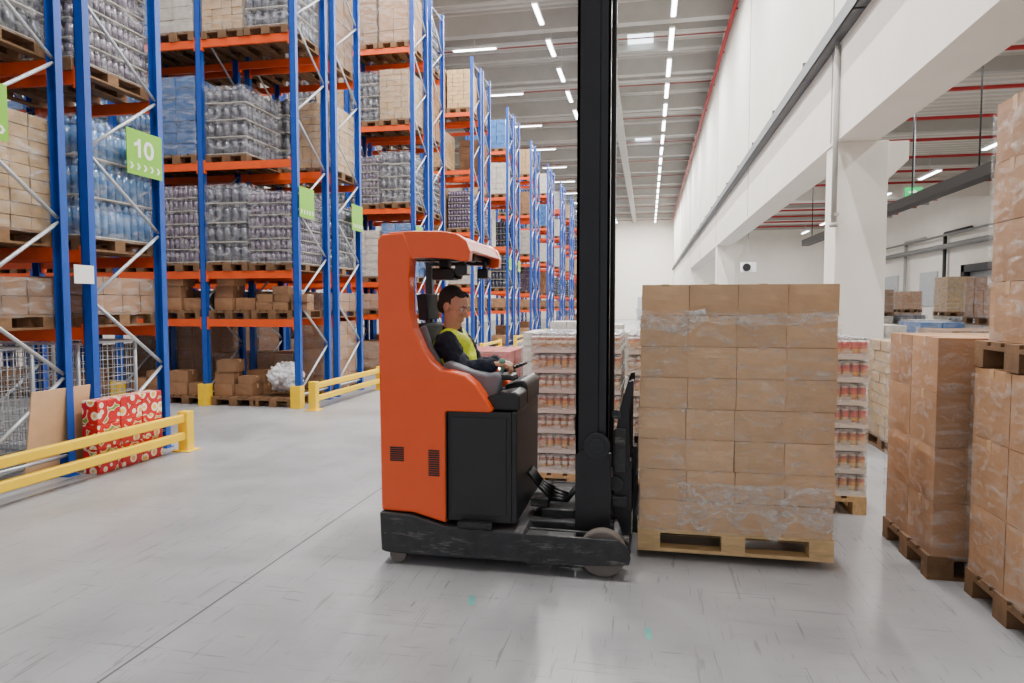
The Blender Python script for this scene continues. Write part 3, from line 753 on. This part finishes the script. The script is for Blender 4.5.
part(MB().prism([(-1.665,.335),(-1.672,1.2),(-1.60,1.25),(-1.27,1.2),(-1.11,1.18),(-.95,.985),(-1.235,.985),(-1.235,.275)],5.0,5.10),'far_side_panel',M_orange,T,.018)
part(MB().box(-1.655,-1.605,4.96,5.02,1.2,2.06),'rear_guard_pillar',M_black,T,.008)
part(MB().box(-1.234,-1.23,4.078,4.2,.3,.98),'panel_gap',M_black,sh)
for (xa,xb,za,zb) in ((-1.60,-1.51,.66,.755),(-1.345,-1.275,.575,.745)):
    vm=MB()
    n=int((zb-za)/.0135)
    for i in range(n):
        z=za+i*(zb-za)/n
        vm.box(xa,xb,4.068,4.0765,z,z+.008)
    part(vm,'vent_grille',M_black,T)
rp=[(-1.60,2.03),(-1.60,2.105),(-1.45,2.112),(-1.26,2.108),(-1.16,2.09),(-1.10,2.05),(-1.075,1.985),(-1.08,1.925),(-1.12,1.918),(-1.20,1.935),(-1.32,1.945),(-1.45,1.945),(-1.48,1.93)]
for ya,yb in ((4.08,4.16),(4.93,5.01)):
    part(MB().prism(rp,ya,yb),'roof_rail',M_orange,T,.008,3)
part(MB().prism([(-1.66,2.06),(-1.66,2.10),(-1.45,2.11),(-1.26,2.105),(-1.18,2.09),(-1.18,2.06),(-1.26,2.075),(-1.45,2.08)],4.15,4.94),'roof_panel',M_orange,T,.008)
part(MB().prism([(-1.19,2.06),(-1.17,2.09),(-1.105,2.048),(-1.077,1.985),(-1.11,1.98)],4.15,4.94),'roof_front_edge',M_orange,T,.008)
gr=MB()
for i in range(7):
    x=-1.58+i*.065; gr.box(x-.014,x+.014,4.16,4.93,1.96,2.05)
gr.box(-1.60,-1.16,4.52,4.60,1.95,2.05).box(-1.60,-1.14,4.16,4.20,1.94,2.05).box(-1.60,-1.14,4.89,4.93,1.94,2.05)
part(gr,'overhead_guard_bars',M_black,T,.004)
wl=MB().box(-1.44,-1.29,4.45,4.60,1.82,1.90).box(-1.40,-1.33,4.48,4.56,1.90,2.02)
wl.cyl((-1.29,4.53,1.86),(-1.25,4.53,1.86),.033,.038,16); part(wl,'overhead_console',M_black,T,.01)
for y in (4.26,4.84):
    l=MB().box(-1.21,-1.13,y-.05,y+.05,1.84,1.91).box(-1.18,-1.15,y-.012,y+.012,1.90,1.97)
    w_=part(l,'work_light',M_black,T,.01); part(MB().box(-1.132,-1.125,y-.04,y+.04,1.85,1.90),'light_lens',M_white,w_)
part(MB().box(-1.228,-.82,4.10,4.40,.29,.985).box(-1.20,-.85,4.092,4.10,.33,.95,0),'battery_box',M_black,T,.012)
part(MB().box(-.82,-.785,4.10,4.93,.29,.99),'front_bulkhead',M_black,T,.01)
part(MB().box(-1.25,-.82,4.40,4.93,.52,.56),'cabin_floor',M_dgrey,T)
part(MB().prism([(-1.02,.99),(-1.0,1.07),(-.81,1.115),(-.775,1.09),(-.775,.99)],4.13,4.42),'control_hood',M_black,T,.015,3)
part(MB().prism([(-.93,.99),(-.93,1.12),(-.81,1.16),(-.775,1.12),(-.775,.99)],4.42,4.93),'dashboard',M_black,T,.02,3)
part(MB().prism([(-1.30,1.25),(-1.27,1.29),(-1.20,1.265),(-1.10,1.23),(-1.0,1.21),(-.93,1.22),(-.905,1.19),(-.93,1.08),(-1.0,1.03),(-1.25,1.0)],4.205,4.33),'armrest_console',M_grey,T,.025,3,'grey moulded armrest console')
jp=MB().box(-1.02,-.84,4.24,4.42,1.17,1.205)
jo=part(jp,'control_panel',M_black,T,.012)
part(MB().cyl((-.93,4.33,1.20),(-.925,4.33,1.27),.012,.010,10).ball((-.925,4.33,1.285),(.022,.022,.02)),'joystick',M_glove,jo)
sw=MB(); c=V((-.95,4.76,1.20)); n=24
ax=V((-.35,0,.94)).normalized(); q=ax.to_track_quat('Z','Y').to_matrix()
pts=[c+q@V((math.cos(2*math.pi*i/n)*.11,math.sin(2*math.pi*i/n)*.11,0)) for i in range(n+1)]
sw.path(pts,.012); 
for a in (0,2.1,4.2): sw.cyl(c,c+q@V((math.cos(a)*.11,math.sin(a)*.11,0)),.01,.01,6)
sw.cyl(c-ax*.12,c+ax*.01,.025,.025,12)
part(sw,'steering_wheel',M_black,T)
se=part(MB().box(-1.54,-1.03,4.42,4.86,.80,.905),'seat',M_seat,T,.035,4)
m=Matrix.Translation((-1.46,4.64,.93))@Matrix.Rotation(-.09,4,'Y')
part(MB().box(-.05,.03,-.23,.23,0,.60,0,m),'seat_back',M_seat,se,.03,4)
part(MB().box(-.04,.03,-.13,.13,.62,.80,0,m).cyl(m@V((-.01,-.06,.56)),m@V((-.01,-.06,.68)),.007).cyl(m@V((-.01,.06,.56)),m@V((-.01,.06,.68)),.007),'headrest',M_seat,se,.025,3)
part(MB().prism([(-1.44,.95),(-1.50,1.50),(-1.46,1.52),(-1.41,1.38),(-1.31,1.20),(-1.25,1.10),(-1.20,.95)],4.34,4.40),'seat_bolster',M_grey,se,.02,3)
part(MB().box(-1.15,-.93,4.035,4.09,.262,.30).box(-1.12,-.96,4.03,4.05,.27,.29),'step_plate',M_black,T,.006)
rc=MB().box(-.78,-.20,4.32,4.42,.17,.25).box(-.78,-.20,4.98,5.08,.17,.25).box(-.68,-.46,4.42,4.98,.20,.30)
part(rc,'reach_carriage',M_dgrey,T,.008)
part(MB().box(-.70,-.10,4.20,4.24,.13,.22).box(-.70,-.10,5.16,5.20,.13,.22),'guide_rail',M_steel,T,.004)
hs=MB()
for j in range(4):
    y=4.50+.05*j; P=[(-.78,y,.52),(-.71,y,.43),(-.62,y,.35+.01*j),(-.52,y,.34),(-.44,y,.44)]
    hs.path(P,.013)
part(hs,'hydraulic_hoses',M_black,T)
part(MB().box(-.76,-.64,4.45,4.60,.30,.36).box(-.72,-.52,4.62,4.90,.30,.33),'valve_block',M_dgrey,T,.008)
MT=4.25
ms=MB()
for ya,yb in ((4.28,4.40),(5.0,5.12)):
    w0,w1=(ya,ya+.02) if ya<4.6 else (yb-.02,yb)
    ms.box(-.44,-.30,w0,w1,.215,MT); ms.box(-.44,-.42,ya,yb,.215,MT); ms.box(-.335,-.315,ya+.005,yb-.005,.215,MT)
    ms.box(-.44,-.215,w0,w1,.215,.72)
ms.box(-.44,-.40,4.40,5.0,.24,.42); ms.box(-.44,-.41,4.40,5.0,1.9,2.0); ms.box(-.44,-.41,4.40,5.0,3.9,4.05)
mo=part(ms,'outer_mast',M_mast,T,.002)
mi=MB()
M_mast2=mat('mast_inner',(42,43,47),.35,metal=.25,var=.1)
for ya,yb in ((4.303,4.385),(5.015,5.097)):
    w0,w1=(ya,ya+.02) if ya<4.6 else (yb-.02,yb)
    mi.box(-.3145,-.236,w0,w1,.30,MT+.05); mi.box(-.3145,-.297,ya,yb,.30,MT+.05); mi.box(-.253,-.236,ya,yb,.30,MT+.05)
mi.box(-.30,-.24,4.385,5.015,.34,.46); mi.box(-.30,-.24,4.385,5.015,MT-.1,MT+.05); mi.box(-.30,-.27,4.385,5.015,2.3,2.4)
part(mi,'inner_mast',M_mast2,T,.002)
part(MB().cyl((-.37,4.48,.4),(-.37,4.48,2.6),.03,.03,14).cyl((-.37,4.92,.4),(-.37,4.92,2.6),.03,.03,14).cyl((-.37,4.48,2.6),(-.37,4.48,4.1),.02,.02,12).cyl((-.37,4.92,2.6),(-.37,4.92,4.1),.02,.02,12),'lift_cylinders',M_mast2,T)
part(MB().box(-.345,-.325,4.60,4.63,.5,4.1).box(-.345,-.325,4.77,4.80,.5,4.1),'lift_chain',M_black,T)
dk=part(MB().cyl((-.305,4.250,.765),(-.305,4.28,.765),.085,.085,28),'pivot_disc',M_mast2,T,.004)
part(MB().cyl((-.305,4.238,.765),(-.305,4.251,.765),.05,.05,20).cyl((-.305,4.230,.765),(-.305,4.239,.765),.018,.018,6),'pivot_bolt',M_dockb,dk,.002)
part(MB().prism([(-.44,.215),(-.44,.70),(-.40,.74),(-.24,.72),(-.215,.60),(-.215,.215)],4.262,4.280),'mast_foot_plate',M_mast,T,.006)
fc=MB()
for ya in (4.40,4.99):
    fc.prism([(-.205,.30),(-.205,.78),(-.17,.98),(-.115,1.16),(-.085,1.17),(-.085,1.12),(-.11,.95),(-.105,.62),(-.09,.55),(-.09,.16),(-.14,.15),(-.17,.24)],ya,ya+.035)
fc.box(-.13,-.09,4.435,4.99,.56,.64); fc.box(-.13,-.09,4.435,4.99,.24,.32); fc.box(-.11,-.09,4.435,4.99,1.08,1.12)
for y in (4.56,4.70,4.84): fc.box(-.108,-.092,y,y+.02,.62,1.1)
part(fc,'fork_carriage',M_mast,T,.004)
part(MB().cyl((-.19,4.375,.50),(-.19,4.40,.50),.05,.05,20).cyl((-.19,4.375,.95),(-.19,4.40,.95),.03,.03,16).box(-.21,-.12,4.36,4.40,.36,.42).box(-.20,-.13,4.37,4.40,.58,.86),'tilt_linkage',M_dgrey,T,.004)
for y in (LY0+.15,LY0+.53):
    part(MB().prism([(-.088,.11),(-.088,.70),(-.058,.70),(-.055,.148),(1.02,.148),(1.05,.135),(1.05,.125),(.0,.11)],y,y+.12),'fork',M_mast,T,.003)
# ------------------------------------------------------------ driver
PY=4.62
pel=V((-1.31,PY,1.00)); che=V((-1.335,PY,1.29)); nck=V((-1.345,PY,1.455)); hd=V((-1.325,PY-.025,1.635))
HM=Matrix.Translation(hd)@Matrix.Rotation(-.20,4,'Z')@Matrix.Rotation(.34,4,'Y')@Matrix.Scale(1.07,4)
shR=V((-1.335,PY-.18,1.385)); elR=V((-1.20,PY-.25,1.205)); wrR=V((-.985,4.345,1.265))
shL=V((-1.335,PY+.18,1.385)); elL=V((-1.22,PY+.21,1.19)); wrL=V((-1.05,4.72,1.25))
body=MB()
body.cap(pel,.13,che,.13); body.ball(che+V((0,0,.03)),(.11,.155,.12))
body.cap(nck-V((0,0,.03)),.064,hd+V((-.016,0,-.08)),.057)
def legs(s):
    return pel+V((.02,s*.09,-.01)),V((-.935,PY+s*.10,1.0)),V((-.955,PY+s*.10,.64))
for s,(sh_,el,wr) in ((-1,(shR,elR,wrR)),(1,(shL,elL,wrL))):
    body.cap(sh_,.05,el,.041); body.cap(el,.041,wr,.027)
    hip,kn,an=legs(s)
    body.cap(hip,.085,kn,.056); body.cap(kn,.056,an,.04); body.cap(an+V((0,0,-.025)),.035,an+V((.08,0,-.03)),.028)
def hb(c,r): body.ball(c,r,M=HM,seg=24,ring=16)
hb((-.012,0,.030),(.098,.077,.090)); hb((.018,0,-.035),(.072,.062,.085)); hb((.045,0,-.085),(.040,.040,.032)); hb((.01,0,-.06),(.06,.057,.05))
hb((.070,0,.028),(.022,.055,.014)); hb((.068,.035,-.015),(.022,.022,.022)); hb((.068,-.035,-.015),(.022,.022,.022))
body.cap((.083,0,.012),.009,(.110,0,-.026),.012,M=HM); hb((.100,.010,-.030),(.010,.009,.008)); hb((.100,-.010,-.030),(.010,.009,.008))
hb((.082,0,-.056),(.013,.024,.006)); hb((.080,0,-.067),(.013,.022,.007)); hb((.074,0,-.098),(.017,.018,.014))
for s in (-1,1):
    hb((-.012,s*.080,-.004),(.019,.011,.032)); hb((-.018,s*.087,.008),(.015,.007,.019))
def hand(wr,dirv,up,side):
    d=V(dirv).normalized(); u=V(up).normalized(); s=d.cross(u).normalized()*side; u=s.cross(d).normalized()*side
    R=Matrix((d,s,u)).transposed().to_4x4(); X=Matrix.Translation(wr)@R
    body.ball((.045,0,0),(.052,.040,.017),M=X,seg=16,ring=10)
    for i,(off,l) in enumerate(((-.030,.062),(-.010,.070),(.010,.066),(.029,.052))):
        a=(.082,off,.002); b=(.082+l*.45,off*1.08,-.008); c=(.082+l*.62,off*1.05,-.008-l*.40); e=(.082+l*.42,off,-.012-l*.66)
        body.cap(a,.0095,b,.009,M=X); body.cap(b,.009,c,.0082,M=X); body.cap(c,.0082,e,.0075,M=X)
    body.cap((.022,-.032,-.004),.012,(.052,-.056,-.014),.0105,M=X); body.cap((.052,-.056,-.014),.0105,(.080,-.052,-.030),.009,M=X)
hand(wrR,(.93,.05,-.05),(0,0,1),1); hand(wrL,(.9,.1,-.1),(0,0,1),-1)
bm_=fuse(body,'person',M_skin,.0045,3,.4)
D0=V((-1.32,PY,.905))
bm_.transform(Matrix.Translation(-D0))
PR=thing('person',D0,'driver in navy jacket and yellow hi-vis vest seated at controls','person',mesh=bm_)
def pp(mesh,name):
    mesh.transform(Matrix.Translation(-D0)); o=bpy.data.objects.new(name,mesh); link(o,PR); return o
h=MB()
h.ball((-.034,0,.050),(.090,.080,.086),M=HM,seg=24,ring=16); h.ball((-.066,0,.0),(.050,.070,.066),M=HM,seg=20,ring=14)
for s in (-1,1): h.ball((-.034,s*.066,.030),(.040,.017,.034),M=HM); h.ball((-.002,s*.071,.020),(.010,.010,.030),M=HM)
for i in range(7): h.ball((.030+.008*(i%2),(-.045+.015*i),.104-.004*abs(i-3)),(.030,.014,.016),M=HM)
pp(fuse(h,'hair',M_hair,.0045,1),'hair')
e=MB(); 
for s in (-1,1): e.ball((.074,s*.030,.010),(.013,.013,.010),M=HM,mi=0); e.ball((.084,s*.031,.009),(.005,.006,.006),M=HM,mi=1)
pp(e.mesh('eyes',[M_eye,M_iris]),'eyes')
b=MB()
for s in (-1,1): b.cap((.088,s*.014,.030),.0045,(.080,s*.046,.032),.004,M=HM)
pp(b.mesh('eyebrows',M_hair),'eyebrows')
j=MB()
j.cap(pel+V((0,0,.02)),.150,che,.150); j.ball(che+V((.0,0,.03)),(.135,.175,.135)); j.cap(nck+V((0,0,-.05)),.088,nck+V((.0,0,.02)),.072)
for sh_,el,wr in ((shR,elR,wrR),(shL,elL,wrL)):
    w2=wr+(el-wr).normalized()*.015
    j.cap(sh_,.088,el,.070); j.cap(el,.070,w2,.046)
    mid=sh_.lerp(el,.45); j.ball(mid,(.088,.080,.055)); mid=el.lerp(w2,.4); j.ball(mid,(.06,.062,.066))
jm=fuse(j,'jacket',M_navy,.008,2)
nrm=[v_.normal.copy() for v_ in jm.vertices]
for v_,nn in zip(jm.vertices,nrm):
    v_.co+=nn*(.012*noise.noise(v_.co*16)+.006*noise.noise(v_.co*34))
pp(jm,'jacket')
v=MB(); v.cap(pel+V((0,0,.06)),.160,che,.163); v.ball(che+V((.0,0,.04)),(.150,.150,.142)); v.cap(shR+V((-.005,.075,.030)),.080,shL+V((-.005,-.075,.030)),.080)
vm_=fuse(v,'hi_vis_vest',M_vest,.008,3)
nrm=[v_.normal.copy() for v_ in vm_.vertices]
for v_,nn in zip(vm_.vertices,nrm): v_.co+=nn*(.009*noise.noise(v_.co*14))
pp(vm_,'hi_vis_vest')
rf=MB()
for z in (1.10,1.20):
    n=28; A=[]
    for i in range(n):
        t=2*math.pi*i/n
        A.append((che.x+.008+math.cos(t)*.174,PY+math.sin(t)*.174))
    for i in range(n):
        a=A[i];b2=A[(i+1)%n]
        rf.bm.faces.new([rf.bm.verts.new((a[0],a[1],z)),rf.bm.verts.new((b2[0],b2[1],z)),rf.bm.verts.new((b2[0],b2[1],z+.04)),rf.bm.verts.new((a[0],a[1],z+.04))])
pp(rf.mesh('reflective_band',M_refl),'reflective_band')
tr=MB(); sho=MB()
for s in (-1,1):
    hip,kn,an=legs(s)
    tr.cap(hip,.095,kn,.068); tr.cap(kn,.068,an+V((0,0,.03)),.052)
    sho.cap(an+V((-.01,0,-.03)),.043,an+V((.07,0,-.038)),.034)
pp(fuse(tr,'trousers',M_navy,.008,3),'trousers'); pp(fuse(sho,'shoes',M_black,.006,2),'shoes')
# ------------------------------------------------------------ world, camera
w=bpy.data.worlds.new('World'); S.world=w; w.use_nodes=True
w.node_tree.nodes['Background'].inputs[0].default_value=(.96,.97,1,1); w.node_tree.nodes['Background'].inputs[1].default_value=.6
cam=bpy.data.cameras.new('camera'); co=bpy.data.objects.new('camera',cam); COL.objects.link(co)
cam.lens=24; cam.sensor_width=36; cam.clip_end=300; cam.clip_start=.05
co.location=(0,0,1.65); co.rotation_euler=(math.radians(90-3.06),0,math.radians(11.24))
S.camera=co
